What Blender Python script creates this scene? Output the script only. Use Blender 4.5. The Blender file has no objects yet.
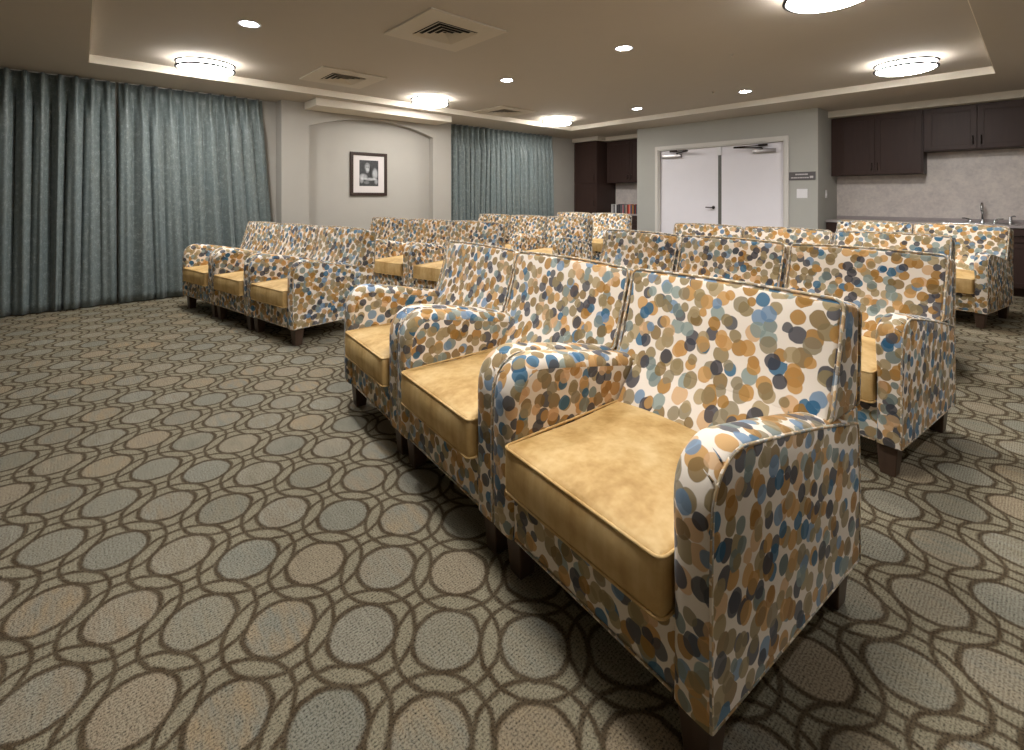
import bpy, bmesh, math, random
from mathutils import Vector, Matrix
random.seed(7)
S = bpy.context.scene
COL = S.collection
pi = math.pi

# ------------------------------------------------------------------ camera, world, exposure
CAM_H = 1.225; FPX = 479.1; HOR = 197.3; YAW = math.radians(47.88)
cam_d = bpy.data.cameras.new('camera'); cam = bpy.data.objects.new('camera', cam_d); COL.objects.link(cam)
cam_d.sensor_width = 36.0; cam_d.sensor_fit = 'HORIZONTAL'
cam_d.lens = FPX / 1024 * 36.0
cam_d.shift_x = 0.0; cam_d.shift_y = -(375 - HOR) / 1024
cam_d.clip_start = 0.05; cam_d.clip_end = 60
cam.location = (0, 0, CAM_H); cam.rotation_euler = (pi/2, 0, YAW)
S.camera = cam
w = bpy.data.worlds.new('world'); S.world = w; w.use_nodes = True
w.node_tree.nodes['Background'].inputs[0].default_value = (0.9, 0.85, 0.75, 1)
w.node_tree.nodes['Background'].inputs[1].default_value = 0.02
S.view_settings.view_transform = 'Standard'
try: S.view_settings.look = 'None'
except Exception: pass
S.view_settings.gamma = 1.0
S.view_settings.use_curve_mapping = False
S.view_settings.exposure = 2.37
LAMP_E = 15.0        # flush lamp diffuser emission
CAN_E = 30.0         # downlight disc emission
CAN_W = 13.0         # downlight spot watts

# ------------------------------------------------------------------ helpers
def lin(c):
    return tuple(((v/255/12.92) if v/255 <= 0.04045 else ((v/255+0.055)/1.055)**2.4) for v in c) + (1.0,)

def tag(o, label=None, cat=None, group=None, kind=None):
    if label: o['label'] = label
    if cat: o['category'] = cat
    if group: o['group'] = group
    if kind: o['kind'] = kind
    return o

def empty(name, loc, rz=0.0):
    o = bpy.data.objects.new(name, None); COL.objects.link(o)
    o.location = loc; o.rotation_euler = (0, 0, rz); o.empty_display_size = 0.1
    return o

class MB:
    """collects geometry, builds one mesh object"""
    def __init__(s): s.v = []; s.f = []; s.uv = []; s.m = []
    def quadmesh(s, verts, faces, uvs=None, mi=0):
        b = len(s.v); s.v += [tuple(p) for p in verts]
        for i, f in enumerate(faces):
            s.f.append([b + k for k in f]); s.m.append(mi)
            s.uv.append(uvs[i] if uvs else None)
    def box(s, x0, x1, y0, y1, z0, z1, mi=0):
        V = [(x0,y0,z0),(x1,y0,z0),(x1,y1,z0),(x0,y1,z0),(x0,y0,z1),(x1,y0,z1),(x1,y1,z1),(x0,y1,z1)]
        s.quadmesh(V, [(0,3,2,1),(4,5,6,7),(0,1,5,4),(1,2,6,5),(2,3,7,6),(3,0,4,7)], mi=mi)
    def rbox(s, x0, x1, y0, y1, z0, z1, r=0.01, seg=3, n=(1,1,1), deform=None, mi=0):
        """rounded box with grid faces; deform maps a point"""
        def axis(a, b, m):
            out = [a + r*(1-math.cos(pi/2*i/seg))/1.0 for i in range(seg)]
            out = [a + r*(i/seg) for i in range(seg)]
            out += [a + r + (b-a-2*r)*i/m for i in range(m+1)]
            out += [b - r + r*(i+1)/seg for i in range(seg)]
            return out
        A = [axis(x0,x1,n[0]), axis(y0,y1,n[1]), axis(z0,z1,n[2])]
        lo = (x0+r,y0+r,z0+r); hi = (x1-r,y1-r,z1-r)
        idx = {}; V = []
        def vid(i, j, k):
            key = (i, j, k)
            if key in idx: return idx[key]
            p = Vector((A[0][i], A[1][j], A[2][k]))
            q = Vector([min(max(p[a], lo[a]), hi[a]) for a in range(3)])
            d = p - q
            if d.length > 1e-9: p = q + d.normalized()*r
            if deform: p = Vector(deform(*p))
            idx[key] = len(V); V.append(p); return idx[key]
        F = []
        nx, ny, nz = len(A[0])-1, len(A[1])-1, len(A[2])-1
        for i in range(nx):
            for j in range(ny):
                F.append((vid(i,j,0),vid(i,j+1,0),vid(i+1,j+1,0),vid(i+1,j,0)))
                F.append((vid(i,j,nz),vid(i+1,j,nz),vid(i+1,j+1,nz),vid(i,j+1,nz)))
        for i in range(nx):
            for k in range(nz):
                F.append((vid(i,0,k),vid(i+1,0,k),vid(i+1,0,k+1),vid(i,0,k+1)))
                F.append((vid(i,ny,k),vid(i,ny,k+1),vid(i+1,ny,k+1),vid(i+1,ny,k)))
        for j in range(ny):
            for k in range(nz):
                F.append((vid(0,j,k),vid(0,j,k+1),vid(0,j+1,k+1),vid(0,j+1,k)))
                F.append((vid(nx,j,k),vid(nx,j+1,k),vid(nx,j+1,k+1),vid(nx,j,k+1)))
        s.quadmesh(V, F, mi=mi)
    def lathe(s, prof, cx=0, cy=0, n=24, axis='z', mi=0, cz=0):
        V = []; F = []
        m = len(prof)
        for i in range(n):
            a = 2*pi*i/n
            for r, h in prof:
                if axis == 'z': V.append((cx + r*math.cos(a), cy + r*math.sin(a), cz + h))
                elif axis == 'y': V.append((cx + r*math.cos(a), cy + h, cz + r*math.sin(a)))
                else: V.append((cx + h, cy + r*math.cos(a), cz + r*math.sin(a)))
        for i in range(n):
            j = (i+1) % n
            for k in range(m-1):
                F.append((i*m+k, j*m+k, j*m+k+1, i*m+k+1))
        if prof[0][0] > 1e-6: F.append(tuple(i*m for i in range(n))[::-1])
        if prof[-1][0] > 1e-6: F.append(tuple(i*m+m-1 for i in range(n)))
        s.quadmesh(V, F, mi=mi)
    def tube(s, pts, r, n=8, closed=False, mi=0):
        pts = [Vector(p) for p in pts]; N = len(pts); V = []; F = []
        up = None
        for i, p in enumerate(pts):
            a = pts[i-1] if (i > 0 or closed) else p
            b = pts[(i+1) % N] if (i < N-1 or closed) else p
            t = (b - a).normalized()
            if up is None: up = Vector((0,0,1)) if abs(t.z) < 0.9 else Vector((1,0,0))
            sd = t.cross(up)
            if sd.length < 1e-4: sd = t.cross(Vector((0.3,1,0.2)))
            sd.normalize(); up = sd.cross(t).normalized()
            rr = r[i] if isinstance(r, (list, tuple)) else r
            for k in range(n):
                c = 2*pi*k/n; V.append(p + sd*math.cos(c)*rr + up*math.sin(c)*rr)
        for i in range(N if closed else N-1):
            j = (i+1) % N
            for k in range(n):
                l = (k+1) % n
                F.append((i*n+k, i*n+l, j*n+l, j*n+k))
        if not closed:
            F.append(tuple(range(n))[::-1]); F.append(tuple((N-1)*n+k for k in range(n)))
        s.quadmesh(V, F, mi=mi)
    def prism(s, poly, d0, d1, axis='y', mi=0):
        """poly in the two other axes (convex-ish ngon)"""
        n = len(poly)
        def P(a, b, d):
            return (a, d, b) if axis == 'y' else ((d, a, b) if axis == 'x' else (a, b, d))
        V = [P(a, b, d0) for a, b in poly] + [P(a, b, d1) for a, b in poly]
        F = [tuple(range(n)), tuple(range(2*n-1, n-1, -1))]
        for i in range(n):
            j = (i+1) % n; F.append((i, i+n, j+n, j))
        s.quadmesh(V, F, mi=mi)
    def build(s, name, mats, parent=None, smooth=False, loc=None, sharp=None, fixn=True):
        me = bpy.data.meshes.new(name)
        me.from_pydata(s.v, [], s.f); me.update()
        if not isinstance(mats, (list, tuple)): mats = [mats]
        for m in mats: me.materials.append(m)
        for i, p in enumerate(me.polygons): p.material_index = s.m[i]
        if fixn:
            bm = bmesh.new(); bm.from_mesh(me); bmesh.ops.recalc_face_normals(bm, faces=bm.faces); bm.to_mesh(me); bm.free()
        uvl = me.uv_layers.new(name='UVMap')
        for pi_, p in enumerate(me.polygons):
            given = s.uv[pi_]
            if given is not None:
                d = {s.f[pi_][k]: given[k] for k in range(len(given))}
                for li in p.loop_indices:
                    uvl.data[li].uv = d[me.loops[li].vertex_index]
            else:
                n_ = p.normal; ax = max(range(3), key=lambda a: abs(n_[a]))
                for li in p.loop_indices:
                    c = me.vertices[me.loops[li].vertex_index].co
                    uvl.data[li].uv = (c.y + 3.1, c.z) if ax == 0 else ((c.x, c.z) if ax == 1 else (c.x, c.y + 7.3))
        if smooth:
            for p in me.polygons: p.use_smooth = True
            if sharp: me.set_sharp_from_angle(angle=math.radians(sharp))
        o = bpy.data.objects.new(name, me); COL.objects.link(o)
        if loc: o.location = loc
        if parent: o.parent = parent
        return o

def copy_tree(o, parent=None):
    c = o.copy(); COL.objects.link(c); c.parent = parent
    for ch in [k for k in bpy.data.objects if k.parent == o and k != c]:
        copy_tree(ch, c)
    return c

# ------------------------------------------------------------------ materials
class NT:
    def __init__(s, name):
        s.mat = bpy.data.materials.new(name); s.mat.use_nodes = True
        s.t = s.mat.node_tree; s.n = s.t.nodes; s.l = s.t.links
        s.bsdf = s.n['Principled BSDF']
    def node(s, typ, **kw):
        nd = s.n.new(typ)
        for k, v in kw.items(): setattr(nd, k, v)
        return nd
    def link(s, a, b): s.l.new(a, b)
    def math(s, op, a, b=None, c=None, clamp=False):
        nd = s.n.new('ShaderNodeMath'); nd.operation = op; nd.use_clamp = clamp
        for i, x in enumerate((a, b, c)):
            if x is None: continue
            if isinstance(x, (int, float)): nd.inputs[i].default_value = x
            else: s.l.new(x, nd.inputs[i])
        return nd.outputs[0]
    def mix(s, fac, a, b, mode='MIX'):
        nd = s.n.new('ShaderNodeMix'); nd.data_type = 'RGBA'; nd.blend_type = mode
        for sock, x in ((nd.inputs[0], fac), (nd.inputs[6], a), (nd.inputs[7], b)):
            if isinstance(x, (int, float)): sock.default_value = x
            elif isinstance(x, tuple): sock.default_value = x
            else: s.l.new(x, sock)
        return nd.outputs[2]
    def noise(s, vec, scale, detail=2, rough=0.5, dim='3D'):
        nd = s.n.new('ShaderNodeTexNoise'); nd.noise_dimensions = dim
        nd.inputs['Scale'].default_value = scale; nd.inputs['Detail'].default_value = detail
        nd.inputs['Roughness'].default_value = rough
        if vec is not None: s.l.new(vec, nd.inputs['Vector'])
        return nd
    def ramp(s, fac, stops, interp='LINEAR'):
        nd = s.n.new('ShaderNodeValToRGB'); cr = nd.color_ramp; cr.interpolation = interp
        while len(cr.elements) < len(stops): cr.elements.new(0.5)
        for e, (p, c) in zip(cr.elements, stops): e.position = p; e.color = c
        s.l.new(fac, nd.inputs[0]); return nd.outputs[0]
    def bump(s, h, strength=0.2, dist=0.002):
        b = s.n.new('ShaderNodeBump'); b.inputs['Strength'].default_value = strength
        b.inputs['Distance'].default_value = dist; s.l.new(h, b.inputs['Height'])
        s.l.new(b.outputs[0], s.bsdf.inputs['Normal'])
    def col(s, x):
        if isinstance(x, tuple): s.bsdf.inputs['Base Color'].default_value = x
        else: s.l.new(x, s.bsdf.inputs['Base Color'])
    def set(s, **kw):
        for k, v in kw.items(): s.bsdf.inputs[k.replace('_', ' ')].default_value = v
        return s

def plain(name, rgb, rough=0.6, metal=0.0, var=0.04, scale=6.0):
    t = NT(name); t.set(Roughness=rough, Metallic=metal)
    co = t.node('ShaderNodeTexCoord').outputs['Object']
    n = t.noise(co, scale, 3)
    c = lin(rgb); d = tuple(x*(1-2*var) for x in c[:3]) + (1,); e = tuple(min(1, x*(1+2*var)) for x in c[:3]) + (1,)
    t.col(t.mix(n.outputs['Fac'], d, e)); return t.mat

def emis(name, rgb, strength):
    t = NT(name); t.col((0.8, 0.8, 0.8, 1)); t.bsdf.inputs['Emission Color'].default_value = rgb + (1,)
    t.bsdf.inputs['Emission Strength'].default_value = strength; return t.mat

PAL = [(70,70,80), (44,106,142), (146,162,158), (170,124,44), (160,142,102), (124,138,134), (198,150,78), (150,132,92), (178,158,118),
       (138,112,62), (62,62,72), (216,178,134), (164,146,104), (120,150,180), (172,126,48), (150,138,110), (84,84,90), (205,160,96)]
def dotted(name, scale=17.0, light=0.0):
    t = NT(name); t.set(Roughness=0.85); t.bsdf.inputs['Sheen Weight'].default_value = 0.15
    uv = t.node('ShaderNodeUVMap'); uv.uv_map = 'UVMap'
    oi = t.node('ShaderNodeObjectInfo')
    off = t.node('ShaderNodeCombineXYZ')
    t.link(t.math('MULTIPLY', oi.outputs['Random'], 41.0), off.inputs[0])
    t.link(t.math('MULTIPLY', oi.outputs['Random'], 17.0), off.inputs[1])
    add = t.node('ShaderNodeVectorMath', operation='ADD'); t.link(uv.outputs[0], add.inputs[0]); t.link(off.outputs[0], add.inputs[1])
    # slight hand-painted wobble
    nz = t.noise(add.outputs[0], 34.0, 1)
    sub = t.node('ShaderNodeVectorMath', operation='SUBTRACT'); t.link(nz.outputs['Color'], sub.inputs[0]); sub.inputs[1].default_value = (.5,.5,.5)
    sc = t.node('ShaderNodeVectorMath', operation='SCALE'); t.link(sub.outputs[0], sc.inputs[0]); sc.inputs['Scale'].default_value = 0.007
    ad2 = t.node('ShaderNodeVectorMath', operation='ADD'); t.link(add.outputs[0], ad2.inputs[0]); t.link(sc.outputs[0], ad2.inputs[1])
    cream = lin((232, 220, 205)); c = cream
    layers = [(scale, 0.3, (0.0, 0.0), 0.52, 0.30, 0.48, 1.0), (scale*1.06, 0.9, (3.3, 1.7), 0.62, 0.26, 0.47, 0.92), (scale*0.94, 2.0, (7.9, 5.2), 0.65, 0.24, 0.44, 0.45)]
    n = len(PAL)
    for li, (s_, rot, o_, rnd, rmin, rmax, keep) in enumerate(layers):
        mp = t.node('ShaderNodeMapping'); t.link(ad2.outputs[0], mp.inputs[0])
        mp.inputs['Location'].default_value = (o_[0], o_[1], 0); mp.inputs['Rotation'].default_value = (0, 0, rot)
        vo = t.node('ShaderNodeTexVoronoi', voronoi_dimensions='2D', feature='F1'); t.link(mp.outputs[0], vo.inputs['Vector'])
        vo.inputs['Scale'].default_value = s_; vo.inputs['Randomness'].default_value = rnd
        sp = t.node('ShaderNodeSeparateColor'); t.link(vo.outputs['Color'], sp.inputs[0])
        rad = t.math('MULTIPLY_ADD', t.math('POWER', sp.outputs[1], 0.6), rmax-rmin, rmin)
        m = t.math('MULTIPLY_ADD', t.math('SUBTRACT', rad, vo.outputs['Distance']), 28.0, 0.5, clamp=True)
        if keep < 1: m = t.math('MULTIPLY', m, t.math('LESS_THAN', sp.outputs[2], keep))
        pal = PAL[:]; random.Random(5+li).shuffle(pal)
        colr = t.ramp(sp.outputs[0], [(i/n, lin(pal[i])) for i in range(n)], 'CONSTANT')
        # painted rim a touch darker than the middle
        over = t.mix(0.35, colr, t.mix(1.0, c, colr, 'MULTIPLY') if not isinstance(c, tuple) else t.mix(1.0, colr, cream, 'MULTIPLY'))
        c = t.mix(t.math('MULTIPLY', m, 0.93), c, over)
    if light: c = t.mix(light, c, lin((226, 208, 176)))
    t.col(c)
    wv = t.noise(uv.outputs[0], 900.0, 1); t.bump(wv.outputs['Fac'], 0.12, 0.001)
    return t.mat

def velvet():
    t = NT('gold velvet'); t.set(Roughness=0.7)
    t.bsdf.inputs['Sheen Weight'].default_value = 0.35; t.bsdf.inputs['Sheen Roughness'].default_value = 0.4
    t.bsdf.inputs['Sheen Tint'].default_value = lin((235, 200, 130))
    co = t.node('ShaderNodeTexCoord').outputs['Object']
    a = t.noise(co, 7.0, 4, 0.6); b = t.noise(co, 60.0, 2)
    mp = t.node('ShaderNodeMapping'); t.link(co, mp.inputs[0]); mp.inputs['Scale'].default_value = (40, 40, 3)
    st = t.noise(mp.outputs[0], 1.0, 2)
    f = t.math('ADD', t.math('MULTIPLY', a.outputs['Fac'], 0.75), t.math('MULTIPLY', st.outputs['Fac'], 0.25))
    t.col(t.ramp(f, [(0.34, lin((168, 130, 70))), (0.5, lin((196, 160, 102))), (0.66, lin((214, 184, 130)))]))
    t.bump(b.outputs['Fac'], 0.1, 0.001); return t.mat

def carpet():
    t = NT('ring patterned carpet'); t.set(Roughness=0.97)
    t.bsdf.inputs['Specular IOR Level'].default_value = 0.1
    co = t.node('ShaderNodeTexCoord').outputs['Object']
    nz = t.noise(co, 22.0, 2); sub = t.node('ShaderNodeVectorMath', operation='SUBTRACT'); t.link(nz.outputs['Color'], sub.inputs[0]); sub.inputs[1].default_value = (.5,.5,.5)
    sc = t.node('ShaderNodeVectorMath', operation='SCALE'); t.link(sub.outputs[0], sc.inputs[0]); sc.inputs['Scale'].default_value = 0.014
    fz = t.noise(co, 230.0, 1); sub2 = t.node('ShaderNodeVectorMath', operation='SUBTRACT'); t.link(fz.outputs['Color'], sub2.inputs[0]); sub2.inputs[1].default_value = (.5,.5,.5)
    sc2 = t.node('ShaderNodeVectorMath', operation='SCALE'); t.link(sub2.outputs[0], sc2.inputs[0]); sc2.inputs['Scale'].default_value = 0.008
    ad = t.node('ShaderNodeVectorMath', operation='ADD'); t.link(co, ad.inputs[0]); t.link(sc.outputs[0], ad.inputs[1])
    ad2 = t.node('ShaderNodeVectorMath', operation='ADD'); t.link(ad.outputs[0], ad2.inputs[0]); t.link(sc2.outputs[0], ad2.inputs[1])
    sp = t.node('ShaderNodeSeparateXYZ'); t.link(ad2.outputs[0], sp.inputs[0])
    X0, Y0, LX, LY = -1.106, 0.757, 0.3505, 0.331
    u = t.math('DIVIDE', t.math('SUBTRACT', sp.outputs[0], X0), LX)
    v = t.math('DIVIDE', t.math('SUBTRACT', sp.outputs[1], Y0), LY)
    s_ = t.math('ADD', u, v); q = t.math('SUBTRACT', u, v)
    rs = t.math('ROUND', s_); rq = t.math('ROUND', q)
    a = t.math('ABSOLUTE', t.math('SUBTRACT', s_, rs)); b = t.math('ABSOLUTE', t.math('SUBTRACT', q, rq))
    a1 = t.math('SUBTRACT', 1.0, a); b1 = t.math('SUBTRACT', 1.0, b)
    def ln(x, y): return t.math('SQRT', t.math('ADD', t.math('MULTIPLY', x, x), t.math('MULTIPLY', y, y)))
    d0 = ln(a, b); ds = [d0, ln(a1, b), ln(a, b1), ln(a1, b1)]
    # dark lines
    def band(d, r, hw):   # 1 inside |d-r|<hw
        return t.math('MULTIPLY_ADD', t.math('SUBTRACT', hw, t.math('ABSOLUTE', t.math('SUBTRACT', d, r))), 34.0, 0.5, clamp=True)
    L = band(d0, 0.610, 0.029)
    for d in ds[1:]: L = t.math('MAXIMUM', L, band(d, 0.610, 0.029))
    L = t.math('MULTIPLY', L, t.math('GREATER_THAN', d0, 0.385))
    L = t.math('MAXIMUM', L, band(d0, 0.392, 0.033))
    # colours per medallion
    cell = t.node('ShaderNodeCombineXYZ'); t.link(rs, cell.inputs[0]); t.link(rq, cell.inputs[1])
    wn = t.node('ShaderNodeTexWhiteNoise', noise_dimensions='2D'); t.link(cell.outputs[0], wn.inputs['Vector'])
    spc = t.node('ShaderNodeSeparateColor'); t.link(wn.outputs['Color'], spc.inputs[0])
    med = t.ramp(spc.outputs[0], [(0.0, lin((150,142,122))), (0.35, lin((140,138,124))), (0.55, lin((156,140,116))), (0.8, lin((142,134,114))), (1.0, lin((152,142,120)))])
    med2 = t.ramp(spc.outputs[1], [(0.0, lin((162,142,112))), (0.5, lin((156,150,132))), (1.0, lin((132,128,112)))])
    mp = t.node('ShaderNodeMapping'); t.link(co, mp.inputs[0]); mp.inputs['Rotation'].default_value = (0, 0, 0.2); mp.inputs['Scale'].default_value = (9, 30, 1)
    cl = t.noise(mp.outputs[0], 1.0, 3)
    inner = t.mix(t.math('MULTIPLY_ADD', cl.outputs['Fac'], 3.0, -1.0, clamp=True), med, med2)
    ground = t.mix(cl.outputs['Fac'], lin((138,130,108)), lin((158,148,124)))
    isin = t.math('LESS_THAN', d0, 0.385)
    c = t.mix(isin, ground, inner)
    c = t.mix(t.math('MULTIPLY', L, t.math('MULTIPLY_ADD', nz.outputs['Fac'], 0.4, 0.68, clamp=True)), c, lin((78, 63, 44)))
    # loop pile ribs
    spo = t.node('ShaderNodeSeparateXYZ'); t.link(co, spo.inputs[0])
    rib = t.math('SINE', t.math('MULTIPLY', spo.outputs[0], 2*pi/0.0088))
    yb = t.math('SINE', t.math('MULTIPLY', spo.outputs[1], 2*pi/0.0115))
    fn = t.noise(co, 175.0, 3, 0.8)
    h = t.math('ADD', t.math('MULTIPLY', rib, 0.22), t.math('ADD', t.math('MULTIPLY', yb, 0.08), t.math('MULTIPLY', t.math('SUBTRACT', fn.outputs['Fac'], .5), 6.0)))
    fac = t.math('MULTIPLY_ADD', h, 0.62, 0.84, clamp=True)
    gr = t.node('ShaderNodeCombineColor')
    for i in range(3): t.link(fac, gr.inputs[i])
    c = t.mix(1.0, c, gr.outputs[0], 'MULTIPLY')
    t.col(c); t.bump(h, 0.5, 0.003)
    return t.mat

def curtain_mat():
    t = NT('teal damask curtain'); t.set(Roughness=0.5)
    t.bsdf.inputs['Sheen Weight'].default_value = 0.2
    co = t.node('ShaderNodeUVMap'); co.uv_map = 'UVMap'
    a = t.noise(co.outputs[0], 16.0, 5, 0.65); b = t.noise(co.outputs[0], 60.0, 3, 0.6); c_ = t.noise(co.outputs[0], 2.0, 2); t.set(Metallic=0.05)
    f = t.math('ADD', t.math('MULTIPLY', a.outputs['Fac'], 0.6), t.math('MULTIPLY', b.outputs['Fac'], 0.4))
    base = t.ramp(f, [(0.44, lin((100, 109, 107))), (0.53, lin((110, 119, 117))), (0.62, lin((138, 146, 143)))])
    base = t.mix(t.math('MULTIPLY_ADD', c_.outputs['Fac'], 2.0, -0.7, clamp=True), base, t.mix(0.3, base, lin((88, 110, 118))))
    t.col(base)
    rr = t.math('MULTIPLY_ADD', f, -0.9, 0.95, clamp=True); t.link(rr, t.bsdf.inputs['Roughness'])
    t.bump(b.outputs['Fac'], 0.15, 0.001); return t.mat

def marble():
    t = NT('mottled backsplash'); t.set(Roughness=0.35)
    co = t.node('ShaderNodeTexCoord').outputs['Object']
    a = t.noise(co, 6.0, 6, 0.7); b = t.noise(co, 30.0, 4, 0.6)
    f = t.math('ADD', t.math('MULTIPLY', a.outputs['Fac'], 0.6), t.math('MULTIPLY', b.outputs['Fac'], 0.4))
    t.col(t.ramp(f, [(0.35, lin((196, 186, 182))), (0.48, lin((212, 202, 196))), (0.6, lin((224, 214, 206)))])); return t.mat

def wood(name, a, b, rough=0.4, sc=(3, 3, 40)):
    t = NT(name); t.set(Roughness=rough)
    co = t.node('ShaderNodeTexCoord').outputs['Object']
    mp = t.node('ShaderNodeMapping'); t.link(co, mp.inputs[0]); mp.inputs['Scale'].default_value = (sc[0]*8, sc[1]*8, 1.2)
    n = t.noise(mp.outputs[0], 1.5, 4, 0.6)
    t.bsdf.inputs['Specular IOR Level'].default_value = 0.25
    t.col(t.mix(n.outputs['Fac'], lin(a), lin(b))); return t.mat

def portrait():
    """black and white photographic print of a seated person, built from soft blobs"""
    t = NT('monochrome portrait print'); t.set(Roughness=0.4)
    uv = t.node('ShaderNodeUVMap'); uv.uv_map = 'UVMap'
    sp = t.node('ShaderNodeSeparateXYZ'); t.link(uv.outputs[0], sp.inputs[0])
    nz = t.noise(uv.outputs[0], 9.0, 3)
    val = t.math('MULTIPLY_ADD', nz.outputs['Fac'], 0.07, 0.0)
    for cx, cy, rx, ry, v in [(.42,.74,.15,.17,.50),(.42,.60,.10,.10,.42),(.20,.36,.22,.12,.62),(.55,.27,.36,.06,.62),(.82,.48,.15,.22,.68),(.58,.60,.05,.2,-.3),
                              (.12,.22,.10,.12,.5),(.38,.14,.16,.07,.25),(.88,.18,.1,.12,.45),(.40,.83,.09,.02,-.2),(.37,.73,.035,.02,-.22),(.48,.73,.035,.02,-.22),(.43,.64,.05,.012,-.2)]:
        dx = t.math('DIVIDE', t.math('SUBTRACT', sp.outputs[0], cx), rx); dy = t.math('DIVIDE', t.math('SUBTRACT', sp.outputs[1], cy), ry)
        d = t.math('ADD', t.math('MULTIPLY', dx, dx), t.math('MULTIPLY', dy, dy))
        m = t.math('MULTIPLY', t.math('SUBTRACT', 1.25, d, clamp=True), t.math('MULTIPLY_ADD', nz.outputs['Fac'], 0.8, 0.5))
        val = t.math('MULTIPLY_ADD', m, v*0.55, val)
    g = t.node('ShaderNodeCombineColor')
    val = t.math('MAXIMUM', val, 0.01)
    for i in range(3): t.link(val, g.inputs[i])
    t.col(g.outputs[0]); return t.mat

M = dict(
    dots=dotted('dotted upholstery'), welt=dotted('dotted welt cord', 30.0, 0.25), velvet=velvet(), carpet=carpet(), curtain=curtain_mat(), marble=marble(),
    leg=wood('walnut leg', (64,50,41), (86,68,56), 0.35), cab=wood('espresso cabinet', (56,41,37), (72,54,48), 0.45),
    cabin=plain('dark cabinet recess', (24,17,15), 0.6), wall=plain('greige wall paint', (168,163,154), 0.85, var=0.01),
    wallg=plain('sage wall paint', (170,168,160), 0.85, var=0.01), nich=plain('niche wall paint', (176,172,160), 0.85, var=0.01),
    ceil=plain('ceiling paint', (187,178,166), 0.9, var=0.01), trimw=plain('white trim paint', (205,200,192), 0.5, var=0.01),
    ventp=plain('vent paint', (200,190,174), 0.6, var=0.01), fascia=plain('bright step fascia', (236,228,214), 0.8, var=0.01), soff=plain('soffit paint', (214,205,190), 0.8, var=0.01),
    door=plain('white door paint', (226,221,224), 0.45, var=0.01), counter=plain('pale quartz counter', (168,158,156), 0.3, var=0.05, scale=40),
    metal=plain('brushed nickel', (165,160,158), 0.3, 1.0), dmetal=plain('dark bronze', (58,50,46), 0.4, 0.9), chrome=plain('chrome', (190,190,192), 0.15, 1.0),
    ring=plain('lamp ring bronze', (30,26,24), 0.6, 0.3), frame=wood('dark picture frame', (46,36,32), (64,50,44), 0.35), mat=plain('picture mat', (202,194,190), 0.8, var=0.01),
    portrait=portrait(), astr=plain('grey astragal', (92,90,84), 0.5), sign=plain('grey sign', (88,84,84), 0.5), signt=plain('sign lettering', (190,184,182), 0.5),
    plate=plain('white plate', (225,222,222), 0.4, var=0.01), dark=plain('vent shade', (22,19,18), 0.8), base=plain('baseboard', (120,112,100), 0.5),
    lamp=emis('opal lamp glass', (1.0, 0.985, 0.96), LAMP_E), lampside=emis('opal lamp glass rim', (1.0, 0.96, 0.90), 8.0), can=emis('led downlight', (0.86, 0.90, 1.0), CAN_E))

# ------------------------------------------------------------------ the room
H = 2.557; TR = 2.640                       # ceiling, tray
TX0, TX1, TY0, TY1 = -6.32, -0.332, 0.068, 7.31
XL, XR, YF, YB = -7.20, 1.40, -3.2, 9.13
m = MB(); m.box(XL-.1, XR+.1, YF-.1, YB+.1, -0.1, 0.0)
tag(m.build('floor', M['carpet']), kind='structure')
m = MB()
m.box(XL-.1, TX0, YF-.1, YB+.1, H, H+.16); m.box(TX1, XR+.1, YF-.1, YB+.1, H, H+.16)
m.box(TX0, TX1, YF-.1, TY0, H, H+.16); m.box(TX0, TX1, TY1, YB+.1, H, H+.16); m.box(TX0, TX1, TY0, TY1, TR, H+.16)
tag(m.build('ceiling', M['ceil']), kind='structure')
# left wall with the column and the arched niche
m = MB(); m.box(XL-.1, XL, YF-.1, YB+.1, 0, H)
CX, NX = -6.95, -7.07; C0, C1, N0, N1 = 2.05, 4.842, 2.414, 4.472
m.box(XL, NX, C0, C1, 0, H); m.box(NX, CX, C0, N0, 0, H); m.box(NX, CX, N1, C1, 0, H)
def arch(y):
    c = (N0+N1)/2; hw = (N1-N0)/2; rise = 0.185; zs = 2.235
    R_ = (hw*hw + rise*rise)/(2*rise)
    return zs + math.sqrt(max(0, R_*R_ - (y-c)**2)) - (R_ - rise)
ys = [N0 + (N1-N0)*i/28 for i in range(29)]
V = []; F = []
for y in ys:
    z = arch(y); V += [(CX, y, z), (CX, y, H), (NX, y, z), (NX, y, H)]
for i in range(28):
    a, b = 4*i, 4*i+4; F += [(a, b, b+1, a+1), (a, a+2, b+2, b)]
m.quadmesh(V, F)
tag(m.build('wall_left', M['wall'], fixn=False), kind='structure')
m = MB(); m.box(XR, XR+.1, YF-.1, YB+.1, 0, H); tag(m.build('wall_right', M['wall']), kind='structure')
m = MB(); m.box(XL, XR, YF-.1, YF, 0, H); tag(m.build('wall_front', M['wall']), kind='structure')
# back wall: recessed wall + projecting door wall
DY = 8.14; DX0, DX1 = -5.335, -2.23; OX0, OX1, OZ = -4.872, -2.680, 2.122
m = MB(); m.box(XL, XR, YB, YB+.1, 0, H)
m.box(DX0, OX0, DY, DY+.13, 0, H); m.box(OX1, DX1, DY, DY+.13, 0, H); m.box(OX0, OX1, DY, DY+.13, OZ, H)
m.box(DX0, DX0+.1, DY+.13, YB, 0, H); m.box(DX1-.1, DX1, DY+.13, YB, 0, H)
tag(m.build('wall_back', M['wallg']), kind='structure')
def struct(name, mb, mat, **k): return tag(mb.build(name, mat, **k), kind='structure')
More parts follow.
